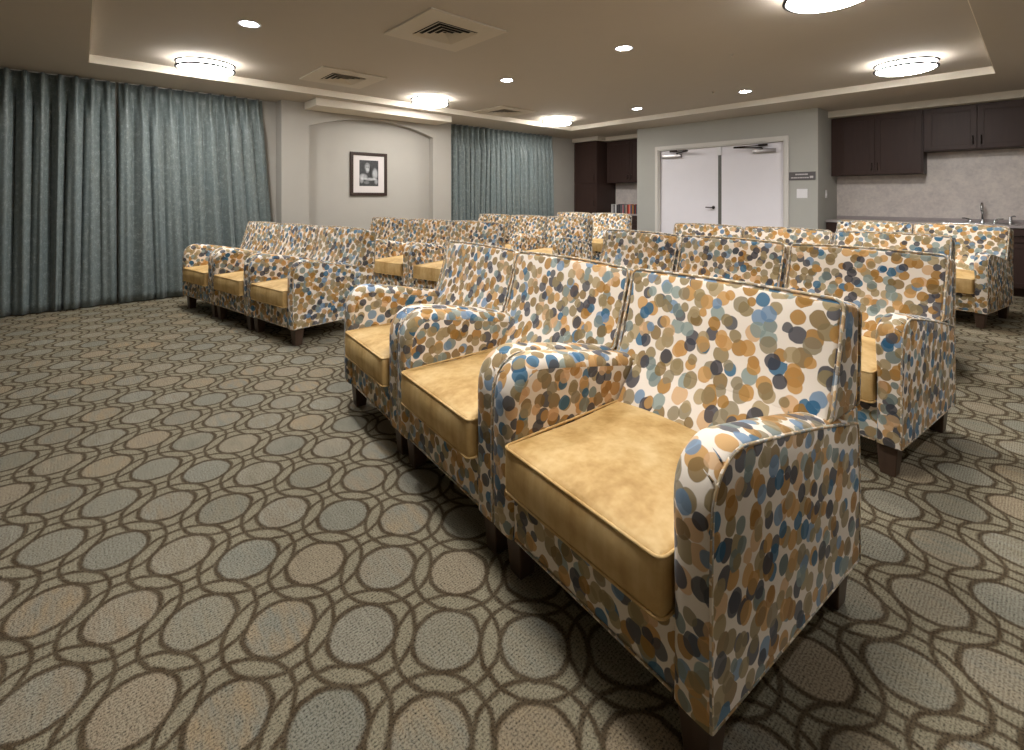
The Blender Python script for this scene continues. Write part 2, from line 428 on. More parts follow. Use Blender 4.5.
# fascia round the tray step, lamp light put into its pale colour
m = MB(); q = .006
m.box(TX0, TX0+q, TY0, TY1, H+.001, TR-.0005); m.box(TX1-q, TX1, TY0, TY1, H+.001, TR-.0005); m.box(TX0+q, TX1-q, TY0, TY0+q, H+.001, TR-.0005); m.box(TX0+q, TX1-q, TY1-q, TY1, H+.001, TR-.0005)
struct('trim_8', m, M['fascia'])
# soffit bulkheads
m = MB(); m.box(CX, -6.50, 2.353, 4.54, 2.458, H); struct('trim_1', m, M['soff'])
m = MB(); m.box(XL, -6.47, 8.36, YB, 2.470, H); struct('trim_2', m, M['soff'])
m = MB(); m.box(-6.47, DX0, 8.64, YB, 2.470, H); struct('trim_3', m, M['soff'])
m = MB(); m.box(DX1, XR, 8.64, YB, 2.462, H); struct('trim_4', m, M['soff'])
# baseboards
bt, bh = .012, .10
m = MB(); m.box(XL, XL+bt, YF, C0, 0, bh); m.box(XL, XL+bt, C1, 8.4, 0, bh); m.box(CX, CX+bt, C0, N0, 0, bh); m.box(CX, CX+bt, N1, C1, 0, bh); m.box(NX, NX+bt, N0, N1, 0, bh)
struct('baseboard_left', m, M['base'])
m = MB(); m.box(DX0, -4.93, DY-bt, DY, 0, bh); m.box(-2.62, DX1, DY-bt, DY, 0, bh); struct('baseboard_back', m, M['base'])
m = MB(); m.box(XL, XR, YF, YF+bt, 0, bh); struct('baseboard_front', m, M['base'])
m = MB(); m.box(XR-bt, XR, YF+bt, 8.45, 0, bh); struct('baseboard_right', m, M['base'])
# door casing (stepped profile)
m = MB()
for (a, b, y0) in ((-4.930, -4.872, DY-.022), (-2.680, -2.622, DY-.022)): m.box(a, b, y0, DY, 0, 2.180)
m.box(-4.872, -2.680, DY-.022, DY, 2.122, 2.180)
m.box(-4.872, -4.850, DY, DY+.10, 0, 2.122); m.box(-2.702, -2.680, DY, DY+.10, 0, 2.122); m.box(-4.850, -2.702, DY, DY+.10, 2.100, 2.122)
struct('trim_5', m, M['trimw'])
# doors
def lever(parent, x, z, sgn):
    m = MB(); m.lathe([(0, 0), (.027, 0), (.027, -.012), (.012, -.016), (.012, -.05), (0, -.05)], cx=x, cy=DY+.05, cz=z, n=16, axis='y')
    m.tube([(x, DY+.005, z), (x+sgn*.03, DY+.0, z), (x+sgn*.12, DY+.003, z+.002)], .010, 8)
    tag(m.build('door_handle', M['dmetal'], parent, smooth=True, sharp=40), 'dark lever handle')
def closer(parent, x0, x1, z, xp, arm_to):
    m = MB(); m.rbox(x0, x1, DY-.01, DY+.05, z-.035, z+.03, .008, 2); tag(m.build('door_closer', M['metal'], parent, smooth=True, sharp=40), 'grey overhead door closer')
    m = MB(); m.tube([(xp, DY+.02, z+.03), (xp, DY+.02, z+.05)], .014, 8); m.tube([(xp, DY+.015, z+.05), (arm_to[0], DY-.16, z+.06)], .011, 6)
    m.tube([(arm_to[0], DY-.16, z+.07), (arm_to[1], DY+.0, z+.085)], .010, 6); m.rbox(arm_to[1]-.07, arm_to[1]+.07, DY-.02, DY+.01, z+.07, z+.105, .005, 1)
    tag(m.build('closer_arm', M['dmetal'], parent, smooth=True, sharp=40), 'folding closer arm')
m = MB(); m.rbox(-4.846, -3.752, DY+.05, DY+.095, .008, 2.096, .002, 1); d1 = struct('door_1', m, M['door']); lever(d1, -3.83, 1.05, -1); closer(d1, -4.80, -4.42, 1.985, -4.50, (-4.20, -4.56))
m = MB(); m.rbox(-3.692, -2.706, DY+.05, DY+.095, .008, 2.096, .002, 1); d2 = struct('door_2', m, M['door']); closer(d2, -3.16, -2.82, 1.975, -3.02, (-3.40, -3.00))
m = MB(); m.box(-3.752, -3.692, DY+.055, DY+.085, .008, 2.096); struct('trim_6', m, M['astr'])
m = MB(); m.rbox(-3.758, -3.686, DY+.03, DY+.055, 1.95, 2.096, .004, 1); struct('trim_7', m, M['plate'])

# wall plates and sign
def plate(name, label, cat, bx, mat, toggles, axis):
    root_loc = ((bx[0]+bx[1])/2, (bx[2]+bx[3])/2, bx[4]); e = empty(name, root_loc)
    tag(e, label, cat); m = MB(); o = root_loc
    m.rbox(bx[0]-o[0], bx[1]-o[0], bx[2]-o[1], bx[3]-o[1], bx[4]-o[2], bx[5]-o[2], .0025, 2); m.build('cover_plate', mat, e)
    for t0 in toggles:
        m = MB()
        if axis == 'y': m.rbox(t0-.012-o[0], t0+.012-o[0], bx[2]-.006-o[1], bx[2]+.001-o[1], .035, .105, .002, 1)
        else: m.rbox(bx[1]-.001-o[0], bx[1]+.006-o[0], t0-.012-o[1], t0+.012-o[1], .03, .085, .002, 1)
        m.build('rocker', M['plate'], e)
plate('light_switch', 'white switch plate on the wall below the grey room sign', 'light switch', (-2.512, -2.366, DY-.008, DY-.0005, 1.214, 1.352), M['plate'], (-2.476, -2.44, -2.404), 'y')
plate('light_switch', 'small pale switch on the side wall next to the kitchen counter', 'light switch', (DX1+.0005, DX1+.008, 8.49, 8.57, 1.215, 1.335), M['plate'], (8.53,), 'x')
e = empty('room_sign', (-2.438, DY, 1.485)); tag(e, 'grey rectangular sign with two pale lines, right of double doors', 'sign')
m = MB(); m.rbox(-.18, .18, -.012, -.0005, 0, .125, .003, 1); m.build('sign_panel', M['sign'], e)
m = MB(); x = -.09
for wd in (.03, .022, .04, .03, .05): m.box(x, x+wd-.004, -.0145, -.0115, .078, .098); x += wd
tag(m.build('sign_lettering', M['signt'], e), 'upper line of pale raised lettering'); m = MB()
x = -.15
for wd in (.04, .05, .03, .045, .02, .03, .03): m.box(x, x+wd-.005, -.0145, -.0115, .030, .046); x += wd
m.rbox(.105, .15, -.0145, -.0115, .03, .062, .001, 1)
tag(m.build('sign_lettering', M['signt'], e), 'lower line of pale raised lettering')

# ------------------------------------------------------------------ ceiling fixtures
def flush_lamp():
    e = empty('flush_ceiling_lamp', (0, 0, TR))
    m = MB(); m.lathe([(0, 0), (.20, 0), (.20, -.012), (0, -.012)], n=40); m.build('mounting_plate', M['metal'], e, smooth=True, sharp=30)
    m = MB(); prof = [(.0, -.0125), (.243, -.0125), (.246, -.085)] + [(.243*math.cos(a), -.085-.032*math.sin(a)) for a in [pi/2*i/8 for i in range(1, 9)]]
    prof[-1] = (0, prof[-1][1]); m.lathe(prof, n=56)
    for i, f in enumerate(m.f):
        if len(f) == 4 and any(abs(m.v[k][2]+.0125) < 1e-4 and math.hypot(m.v[k][0], m.v[k][1]) > .1 for k in f): m.m[i] = 1
    m.build('diffuser', [M['lamp'], M['lampside']], e, smooth=True, sharp=60)
    for z in (-.024, -.078):
        m = MB(); m.tube([(.261*math.cos(2*pi*i/56), .261*math.sin(2*pi*i/56), z) for i in range(56)], .0115, 8, closed=True); m.build('ring', M['ring'], e, smooth=True)
    for i in range(3):
        m = MB(); a = 2*pi*i/3 + .4; m.tube([(.257*math.cos(a), .257*math.sin(a), -.02), (.257*math.cos(a), .257*math.sin(a), -.082)], .005, 6)
        m.build('ring_post', M['ring'], e, smooth=True)
    return e
LX_ = (-5.86, -0.955); LY_ = (0.985, 3.72, 6.40)
names = {(0,0): 'round flush ceiling lamp above the long teal curtain, nearest the left tray corner', (0,1): 'round flush ceiling lamp in front of the arched niche',
         (0,2): 'round flush ceiling lamp in the far left tray corner near the short curtain', (1,0): 'round flush ceiling lamp outside the view on the near right',
         (1,1): 'round flush ceiling lamp cut off by the top edge of the photo', (1,2): 'round flush ceiling lamp nearest the kitchen wall cabinets'}
proto = flush_lamp(); first = True
for i in range(2):
    for j in range(3):
        o = proto if first else copy_tree(proto); first = False
        o.location = (LX_[i], LY_[j], TR); tag(o, names[(i, j)], 'ceiling lamp', 'flush lamps on the tray ceiling')
def can():
    e = empty('recessed_downlight', (0, 0, TR))
    m = MB(); m.lathe([(.060, -.001), (.086, -.001), (.088, -.004), (.084, -.008), (.066, -.006), (.060, -.001)], n=32); m.build('trim_ring', M['plate'], e, smooth=True, sharp=50)
    m = MB(); m.lathe([(0, -.0045), (.064, -.0045), (.064, -.0015), (0, -.0015)], n=32); m.build('lens', M['can'], e)
    return e
sd = bpy.data.lights.new('downlight_beam', 'SPOT'); sd.energy = CAN_W; sd.spot_size = math.radians(120); sd.spot_blend = 1.0; sd.color = (0.93, 0.95, 1.0); sd.shadow_soft_size = .06
cn = {(0,0): 'bright recessed downlight above and right of the long curtain lamp', (0,1): 'bright recessed downlight in the middle of the tray left of centre', (0,2): 'small recessed downlight above the dark cabinet and door wall corner',
      (1,0): 'recessed downlight outside the view on the near right', (1,1): 'largest recessed downlight right of the photo centre near the top', (1,2): 'recessed downlight above the double doors, right side'}
proto = can(); first = True
for i, x in enumerate((-4.33, -2.655)):
    for j, y in enumerate((1.03, 3.83, 6.60)):
        o = proto if first else copy_tree(proto); first = False
        o.location = (x, y, TR); tag(o, cn[(i, j)], 'downlight', 'recessed downlights in the tray ceiling')
        l = bpy.data.objects.new('downlight_beam', sd); COL.objects.link(l); l.location = (0, 0, -.012); l.parent = o
for x, y, l in ((.62, 2.6, 'added fill downlight over the right aisle, out of view'),):  # added fill light to brighten the right side, no known fixture there
    o = copy_tree(proto); o.location = (x, y, H); tag(o, l, 'downlight')
# air diffusers
def vent():
    e = empty('air_vent', (0, 0, TR)); R_ = .375
    m = MB()
    ci = .20
    for (a, b, c, d) in ((-R_, R_, -R_, -ci), (-R_, R_, ci, R_), (-R_, -ci, -ci, ci), (ci, R_, -ci, ci)): m.box(a, b, c, d, -.014, -.0005)
    m.build('frame', M['ventp'], e)
    m = MB(); m.box(-ci, ci, -ci, ci, -.004, -.001); tag(m.build('backing', M['dark'], e), 'dark sheet for the shade behind the louvres')  # near-black plate paints the shade of the duct, the ceiling is solid here
    for k in range(4):
        s_ = ci - .004 - k*.048; m = MB()
        a, b = s_, s_ - .034
        V = [(a,a,-.024),(-a,a,-.024),(-a,-a,-.024),(a,-a,-.024),(b,b,-.008),(-b,b,-.008),(-b,-b,-.008),(b,-b,-.008),
             (a,a,-.021),(-a,a,-.021),(-a,-a,-.021),(a,-a,-.021),(b,b,-.005),(-b,b,-.005),(-b,-b,-.005),(b,-b,-.005)]
        V = [(x, y, (z+.043-.043 if False else z)) for x, y, z in V]
        F = []
        for i in range(4):
            j = (i+1) % 4; F += [(i, j, 4+j, 4+i), (8+i, 12+i, 12+j, 8+j), (i, 8+i, 8+j, j), (4+i, 4+j, 12+j, 12+i)]
        m.quadmesh(V, F)
        m.build('louvre', M['ventp'], e)
    return e
proto = vent()
for k, (x, y, l) in enumerate(((-3.42, 2.32, 'large square ceiling air vent nearest the top edge of the photo'), (-5.55, 2.32, 'square ceiling air vent near the left soffit over the niche'),
                               (-5.93, 5.20, 'faint square ceiling air vent above the short teal curtain'))):
    o = proto if k == 0 else copy_tree(proto); o.location = (x, y, TR); tag(o, l, 'air vent', 'square air vents in the ceiling')
spk = None
for x, y, l in ((-2.05, 4.78, 'tiny sprinkler head on the ceiling between the two right lamps'), (-2.95, 6.3, 'tiny sprinkler head on the ceiling between the two far downlights')):
    m = MB(); m.lathe([(0, -.001), (.035, -.001), (.035, -.004), (.012, -.006), (.010, -.022), (.016, -.026), (0, -.028)], n=16)
    o = m.build('sprinkler_head', M['ceil'], smooth=True, sharp=40, loc=(x, y, TR)); tag(o, l, 'sprinkler', 'ceiling sprinklers')

# ------------------------------------------------------------------ curtains
def curtain(name, label, y0, y1, npl, xc, flare0=0.0, flare1=0.0, amp=.115, seed=1, ztop=2.545, zbot=.012):
    rnd = random.Random(seed); n = npl*14; rows = 26
    ph = [0.0]
    wd = [rnd.uniform(.45, 1.6) for _ in range(npl)]; tot = sum(wd)
    bounds = [0]
    for w_ in wd: bounds.append(bounds[-1] + w_/tot)
    am = [rnd.uniform(.55, 1.3) for _ in range(npl+1)]; sh = [rnd.uniform(-.35, .35) for _ in range(npl+1)]; sk = [rnd.uniform(-.35, .35) for _ in range(npl+1)]
    V = []; F = []; UV = []
    cumu = []
    for r in range(rows+1):
        t = r/rows; z = ztop + (zbot-ztop)*t
        open_ = min(1, max(0, (t-.045)/.15)); open_ = open_*open_*(3-2*open_)
        acc = 0; prev = None
        for i in range(n+1):
            s_ = i/n; k = min(npl-1, int(s_*npl)); f = s_*npl - k
            yb = bounds[k] + (bounds[k+1]-bounds[k])*f
            yu = (k + f)/npl
            y_ = yu*(1-.75*t) + yb*.75*t if t < 1 else yu*.25 + yb*.75
            A = amp*((1-f)*am[k] + f*am[k+1])
            # top: narrow pinch pleats; below: rounded folds
            pin = math.exp(-((f-.5)/.13)**2)*1.0 + .35*math.sin(6*pi*f)**2*math.exp(-((f-.5)/.22)**2)
            pin *= .95
            skw = (sh[k]*(1-f) + sh[k+1]*f)*.9*t
            fold = abs(math.sin(pi*(f + .06*math.sin(2*pi*f + 3*skw))))**.5*1.2 + .22*math.sin(4*pi*f + 5*sk[k]*t + 1.0)*t*math.sin(pi*f) + .10*math.sin(7*t*sk[k]+k*2.1)*math.sin(pi*f)
            x = xc + A*(pin*(1-open_)*.8 + fold*(.35*(1-t)*open_ + open_*.65) ) - .02
            yy = y0 + (y1-y0)*y_ + (flare0*(1-s_) + flare1*s_)*t**1.3 + .012*math.sin(2*pi*f)*open_*(sk[k]*2)
            p = (x, yy, z); 
            if r == 0:
                if prev is not None: acc += math.hypot(p[0]-prev[0], p[1]-prev[1])
                cumu.append(acc*1.6); prev = p
            V.append(p)
    W = n+1
    for r in range(rows):
        for i in range(n):
            F.append((r*W+i, r*W+i+1, (r+1)*W+i+1, (r+1)*W+i))
            UV.append([(cumu[i], V[r*W+i][2]), (cumu[i+1], V[r*W+i+1][2]), (cumu[i+1], V[(r+1)*W+i+1][2]), (cumu[i], V[(r+1)*W+i][2])])
    mb = MB(); mb.quadmesh(V, F, UV); e = empty(name, (0, 0, 0))
    o = mb.build('drape', M['curtain'], e, smooth=True, fixn=False)
    so = o.modifiers.new('thickness', 'SOLIDIFY'); so.thickness = .003
    mb = MB(); mb.box(xc-.05, xc-.02, y0, y1, H-.022, H-.001); mb.build('track', M['trimw'], e)
    e.location = (0, 0, 0)
    tag(e, label, 'curtain'); return e
curtain('curtain', 'long teal pleated curtain panel at the left edge, floor to ceiling', -2.2, .312, 19, -7.14, 0, .012, seed=3)
curtain('curtain', 'long teal pleated curtain panel behind the nearest left armchair row', .340, 1.86, 11, -7.14, -.0, .20, seed=8)
curtain('curtain', 'short teal pleated curtain between the arched niche and the dark cabinets', 4.86, 7.63, 22, -7.14, 0, .06, seed=12, amp=.10)

# ------------------------------------------------------------------ picture in the niche
e = empty('framed_picture', (NX, 3.366, 1.25)); tag(e, 'black and white portrait in a dark frame hanging in the arched niche', 'picture')
m = MB(); fw = .048; a = .305; h_ = .672
for (y0, y1, z0, z1) in ((-a, -a+fw, 0, h_), (a-fw, a, 0, h_), (-a+fw, a-fw, 0, fw), (-a+fw, a-fw, h_-fw, h_)): m.rbox(.001, .028, y0, y1, z0, z1, .004, 2)
m.build('frame', M['frame'], e)
m = MB(); m.box(.004, .012, -a+fw, a-fw, fw, h_-fw); m.build('mat_board', M['mat'], e)
m = MB(); yy = .157; V = [(.0125, -yy, .150), (.0125, yy, .150), (.0125, yy, .552), (.0125, -yy, .552), (.0105, -yy, .150), (.0105, yy, .150), (.0105, yy, .552), (.0105, -yy, .552)]
U = [(0,0),(1,0),(1,1),(0,1)]
m.quadmesh(V, [(0,1,2,3),(7,6,5,4),(0,4,5,1),(1,5,6,2),(2,6,7,3),(3,7,4,0)], [U]*6); m.build('print', M['portrait'], e, fixn=False)

# ------------------------------------------------------------------ cabinets
def shaker(parent, x0, x1, z0, z1, yf, hx=None, hz=None, name='door'):
    """shaker door at front plane yf (front faces -y), coordinates local to parent"""
    g = .003; m = MB(); st = .062
    x0 += g; x1 -= g; z0 += g; z1 -= g
    m.rbox(x0, x0+st, yf-.021, yf-.001, z0, z1, .002, 1); m.rbox(x1-st, x1, yf-.021, yf-.001, z0, z1, .002, 1)
    m.rbox(x0+st, x1-st, yf-.021, yf-.001, z0, z0+st, .002, 1); m.rbox(x0+st, x1-st, yf-.021, yf-.001, z1-st, z1, .002, 1)
    m.box(x0+st-.002, x1-st+.002, yf-.012, yf-.001, z0+st-.002, z1-st+.002)
    d = m.build(name, M['cab'], parent)
    if hx is not None:
        m = MB(); m.tube([(hx, yf-.021, hz-.055), (hx, yf-.045, hz-.05), (hx, yf-.048, hz), (hx, yf-.045, hz+.05), (hx, yf-.021, hz+.055)], .006, 8)
        m.build('handle', M['dmetal'], d, smooth=True)
    return d
def upper(name, label, x0, x1, yf, yb, z0, z1, splits, hs, fill=None):
    e = empty(name, ((x0+x1)/2, (yf+yb)/2, z0)); ox, oy, oz = e.location
    tag(e, label, 'cabinet')
    m = MB(); m.box(x0-ox, x1-ox, yf-oy, yb-oy, 0, z1-z0)
    m.build('body', M['cab'], e)
    for (a, b), h in zip(splits, hs): shaker(e, a-ox, b-ox, .004, z1-z0-.02, yf-oy, None if h is None else h-ox, .12)
    return e
UY = 8.80
upper('wall_cabinet', 'tall dark wall cabinet with two doors left of the sink wall', DX1+.004, -1.115, UY, YB-.002, 1.56, 2.46, ((-2.12, -1.665), (-1.665, -1.13)), (-1.70, -1.63))
upper('wall_cabinet', 'shorter dark wall cabinet with two doors above the sink faucet', -1.111, .0, UY, YB-.002, 1.865, 2.46, ((-1.09, -.572), (-.572, -.01)), (-.612, -.532))
upper('wall_cabinet', 'dark wall cabinet beyond the right edge of the photo', .004, XR-.004, UY, YB-.002, 1.865, 2.46, ((.01, .69), (.69, 1.38)), (.65, .73))
# backsplashes
m = MB(); m.box(DX1+.001, XR-.001, YB-.014, YB-.0005, .9, 1.90); o = m.build('backsplash', M['marble']); tag(o, 'pale mottled backsplash panel behind the sink faucet', 'backsplash')
m = MB(); m.box(-6.54, DX0-.001, YB-.014, YB-.0005, .9, 1.56); o = m.build('backsplash', M['marble']); tag(o, 'pale backsplash panel above the row of discs', 'backsplash')
# base cabinets
def basecab(label, x0, x1, n):
    e = empty('base_cabinet', ((x0+x1)/2, 8.85, 0)); ox, oy, _ = e.location; tag(e, label, 'cabinet')
    m = MB(); m.box(x0-ox, x1-ox, 8.53-oy, YB-.016-oy, .10, .843); m.box(x0-ox, x1-ox, 8.60-oy, YB-.016-oy, 0, .10); m.build('body', M['cab'], e)
    wd = (x1-x0)/n
    for i in range(n):
        a = x0+i*wd-ox; shaker(e, a, a+wd, .11, .66, 8.53-oy, a+(.05 if i % 2 else wd-.05), .56)
        m = MB(); m.rbox(a+.003, a+wd-.003, 8.51-oy, 8.529-oy, .67, .835, .003, 1); d = m.build('drawer', M['cab'], e)
        m = MB(); xc = a+wd/2; yq = 8.51-oy; m.tube([(xc-.055, yq, .75), (xc-.05, yq-.025, .75), (xc+.05, yq-.025, .75), (xc+.055, yq, .75)], .006, 8); m.build('handle', M['dmetal'], d, smooth=True)
basecab('dark base cabinets under the sink counter on the right', DX1+.004, XR-.004, 8)
basecab('dark base cabinet under the counter holding the discs', -6.545, DX0-.004, 3)
m = MB(); m.rbox(DX1+.003, XR-.003, 8.49, YB-.016, .846, .880, .004, 2); m.box(DX1+.003, XR-.003, YB-.03, YB-.016, .8795, .93); o = m.build('countertop', M['counter']); tag(o, 'long pale stone countertop carrying the sink faucet', 'countertop')
m = MB(); m.rbox(-6.545, DX0-.003, 8.49, YB-.016, .846, .880, .004, 2); o = m.build('countertop', M['counter']); tag(o, 'short pale countertop under the row of discs', 'countertop')
# tall cabinet at left
e = empty('tall_cabinet', (-6.875, 8.78, 0)); tag(e, 'tall dark pantry cabinet in the far left corner', 'cabinet')
m = MB(); m.box(-.322, .322, -.33, .345, .10, 2.468); m.box(-.322, .322, -.27, .345, 0, .10); m.build('body', M['cab'], e)
shaker(e, -.322, .322, .12, 1.52, -.33, .26, 1.1); shaker(e, -.322, .322, 1.53, 2.44, -.33, .26, 1.65)
upper('wall_cabinet', 'dark wall cabinet above the row of discs beside the pantry cabinet', -6.545, DX0-.004, UY, YB-.002, 1.54, 2.468, ((-6.54, -5.94), (-5.94, -5.345)), (-5.98, -5.90))
# discs on counter
x = -6.24; ORD = 'first second third fourth fifth sixth seventh eighth ninth tenth eleventh twelfth thirteenth fourteenth fifteenth sixteenth seventeenth eighteenth nineteenth twentieth twenty-first twenty-second twenty-third twenty-fourth twenty-fifth twenty-sixth twenty-seventh twenty-eighth twenty-ninth thirtieth thirty-first thirty-second'.split()
cols = [(205,200,195),(60,56,58),(190,186,184),(70,62,62),(225,222,218),(48,44,48),(96,90,92),(66,60,62),(40,38,42),(110,104,106),(60,56,60),(150,146,148),(176,60,70),(132,128,130),(70,56,52),(186,172,160),(120,66,50),(200,60,44),(226,140,120),(98,104,130),(120,60,44),(206,150,70),(60,60,64),(150,40,44),(84,90,98),(190,190,192),(50,48,52),(140,90,60),(70,80,110),(190,120,60)]
colname = ['pale', 'dark']
def nm(c):
    r, g, b = c
    if max(c)-min(c) < 18: return 'white' if r > 200 else 'light grey' if r > 140 else 'mid grey' if r > 85 else 'near-black'
    if b >= r: return 'slate blue'
    if r > 190 and g > 130: return 'orange'
    if r > 150 and g < 90: return 'red'
    return 'brown'
tot = len(cols)
mc = {}
for i, c in enumerate(cols):
    wd = random.choice((.018, .022, .03, .028)) * 1.12; hh = random.choice((.19, .195, .19, .185, .2))
    if c not in mc: mc[c] = plain('case_spine_%d' % len(mc), c, 0.4)
    m = MB(); m.rbox(0, wd-.002, 0, .14, 0, hh, .0015, 1); 
    o = m.build('disc_case', mc[c], loc=(x, 8.53+random.uniform(0, .012), .8803))
    prevn = nm(cols[i-1]) if i else 'start'; nxt = nm(cols[i+1]) if i < tot-1 else 'end'
    pos = ('leftmost of the row on the counter' if i == 0 else 'last in the row, against the door wall' if i == tot-1 else ('%s from the left, between a %s and a %s one' % (ORD[i], prevn, nxt)))
    tag(o, '%s disc case, %s' % (nm(c), pos), 'disc case', 'disc cases in a row on the short counter'); x += wd
    if x > DX0-.04: break

# faucet
FXc = -.535
e = empty('faucet', (FXc, 9.0, .8803)); tag(e, 'chrome gooseneck faucet standing on the kitchen countertop', 'faucet')
m = MB(); m.lathe([(0, 0), (.028, 0), (.026, .02), (.016, .035), (.014, .05), (0, .05)], n=16); m.build('base', M['chrome'], e, smooth=True, sharp=50)
m = MB(); pts = [(0, 0, .045), (0, 0, .20)] + [(0, -.07+.07*math.cos(a), .20+.075*math.sin(a)) for a in [pi*i/8 for i in range(1, 9)]] + [(0, -.14, .16)]
m.tube(pts, .012, 10); m.build('spout', M['chrome'], e, smooth=True)
for s_ in (-1, 1):
    m = MB(); m.lathe([(0, 0), (.024, 0), (.02, .03), (.012, .045), (0, .048)], cx=s_*.12, n=14); m.tube([(s_*.12, 0, .045), (s_*.165, -.01, .06), (s_*.20, -.02, .062)], .008, 8); m.build('handle', M['chrome'], e, smooth=True, sharp=50)
m = MB(); m.rbox(-.17, .17, -.03, .03, 0, .008, .003, 2); m.build('deck_plate', M['chrome'], e)
m = MB(); m.lathe([(0, 0), (.020, 0), (.018, .03), (.013, .04), (.016, .07), (.010, .09), (0, .092)], n=14); m.tube([(0, 0, .085), (.03, -.03, .10), (.045, -.05, .098)], .009, 8)
o = m.build('side_sprayer', M['chrome'], smooth=True, sharp=50, loc=(FXc+.26, 9.0, .8803)); tag(o, 'small chrome side sprayer to the right of the faucet', 'sprayer')
m = MB(); hw, dd = .28, .20
m.rbox(-.36, .36, -.225, -.19, 0, .006, .002, 1); m.rbox(-.36, .36, .19, .215, 0, .006, .002, 1); m.rbox(-.36, -.325, -.19, .19, 0, .006, .002, 1); m.rbox(.325, .36, -.19, .19, 0, .006, .002, 1); m.box(-.325, .325, -.19, .19, 0, .002)
o = m.build('sink', M['chrome'], loc=(FXc, 8.75, .8803)); tag(o, 'stainless sink set in the countertop in front of the faucet', 'sink')

# ------------------------------------------------------------------ armchairs
CW, CD, ZB = .77, .80, .145
def armline(n_arc=9):
    """side outline of the arm, from the front bottom over the top to the rear"""
    P = [(.000, ZB), (-.002, .22), (-.003, .34), (-.003, .46), (0.0, .56), (.004, .60)]
    c = (.112, .585); rx, rz = .108, .105
    for i in range(1, n_arc+1):
        a = pi - (pi/2+.16)*i/n_arc
        P.append((c[0]+rx*math.cos(a), c[1]+rz*math.sin(a)))
    y1, z1 = P[-1]
    for i in range(1, 7):
        t = i/6; P.append((y1+(.74-y1)*t, z1+(.566-z1)*t + .006*math.sin(pi*t)))
    P += [(.775, .556), (.785, .50), (.79, .36), (.79, .22), (.79, ZB)]
    return P
def build_arm(parent, side):
    P = armline(); n = len(P)
    # cross-section across the arm: outer -> inner, with bulge
    cs = [(0.0, 0.0), (.006, .006), (.020, .010), (.040, .0125), (.060, .0125), (.078, .009), (.090, .002), (.099, -.009), (.1015, -.022)]
    nrm = []
    for i in range(n):
        a = Vector(P[max(0, i-1)]); b = Vector(P[min(n-1, i+1)]); t = (b-a).normalized(); nrm.append(Vector((-t.y, t.x)))
    arc = [0]
    for i in range(1, n): arc.append(arc[-1] + (Vector(P[i])-Vector(P[i-1])).length)
    def X(d): return -d if side > 0 else -CW + d
    V = []; F = []; UV = []
    for i in range(n):
        fr = 1.0
        top = min(1, max(0, (P[i][1]-.45)/.2)); fw = .90 + .12*top       # strip widens over the top
        if P[i][0] > .76: fw = .9
        bl = 1.0 if (0 < i < n-5) else .3
        for d, bu in cs:
            q = Vector(P[i]) + nrm[i]*bu*bl*(.75+.45*top)
            V.append((X(d*fw), q[0], max(ZB, q[1]) if i not in (0, n-1) else ZB))
    m_ = len(cs); tt = 0
    wd = [0]
    for k in range(1, m_): wd.append(wd[-1] + math.hypot(cs[k][0]-cs[k-1][0], cs[k][1]-cs[k-1][1]))
    for i in range(n-1):
        for k in range(m_-1):
            F.append((i*m_+k, i*m_+k+1, (i+1)*m_+k+1, (i+1)*m_+k))
            UV.append([(wd[k]+5, arc[i]), (wd[k+1]+5, arc[i]), (wd[k+1]+5, arc[i+1]), (wd[k]+5, arc[i+1])])
    # side panels as fans of quads down to the base line
    def panel(kk):
        idx = [i*m_+kk for i in range(n)]
        F.append(tuple(idx)); UV.append([(V[j][1]+3.1, V[j][2]) for j in idx])
    panel(0); panel(m_-1)
    F.append(tuple([k for k in range(m_)] + [(n-1)*m_+k for k in range(m_-1, -1, -1)])); UV.append([(0, 0)]*(2*m_))
    mb = MB(); mb.quadmesh(V, F, UV)
    o = mb.build('arm', M['dots'], parent, smooth=True, sharp=50)
    pp = [(X(.001), P[i][0]-nrm[i][0]*.001, P[i][1]-nrm[i][1]*.001) for i in range(n)]
    pp[0] = (pp[0][0], pp[0][1], ZB+.004)
    mb = MB(); mb.tube(pp + [(X(.001), .79, ZB+.003)] if False else pp, .0046, 8)
    mb.tube([(X(.001), .004, ZB+.003), (X(.001), .79, ZB+.003)], .0040, 6)
    mb.build('piping', M['welt'], o, smooth=True)
    # small pleats where the strip turns over the front curve
    mb = MB()
    for i, (k, ln) in enumerate(((8, .045), (10, .036))):
        q0 = Vector(P[k]) + nrm[k]*.0085; q1 = Vector(P[k+1]) + nrm[k+1]*.0135
        mb.tube([(X(.006), q0[0], q0[1]), (X(.006+ln*.5), (q0[0]+q1[0])/2, (q0[1]+q1[1])/2), (X(.006+ln), q1[0], q1[1])], [.0028, .0026, .001], 6)
    mb.build('pleat', M['dots'], o, smooth=True)
    return o

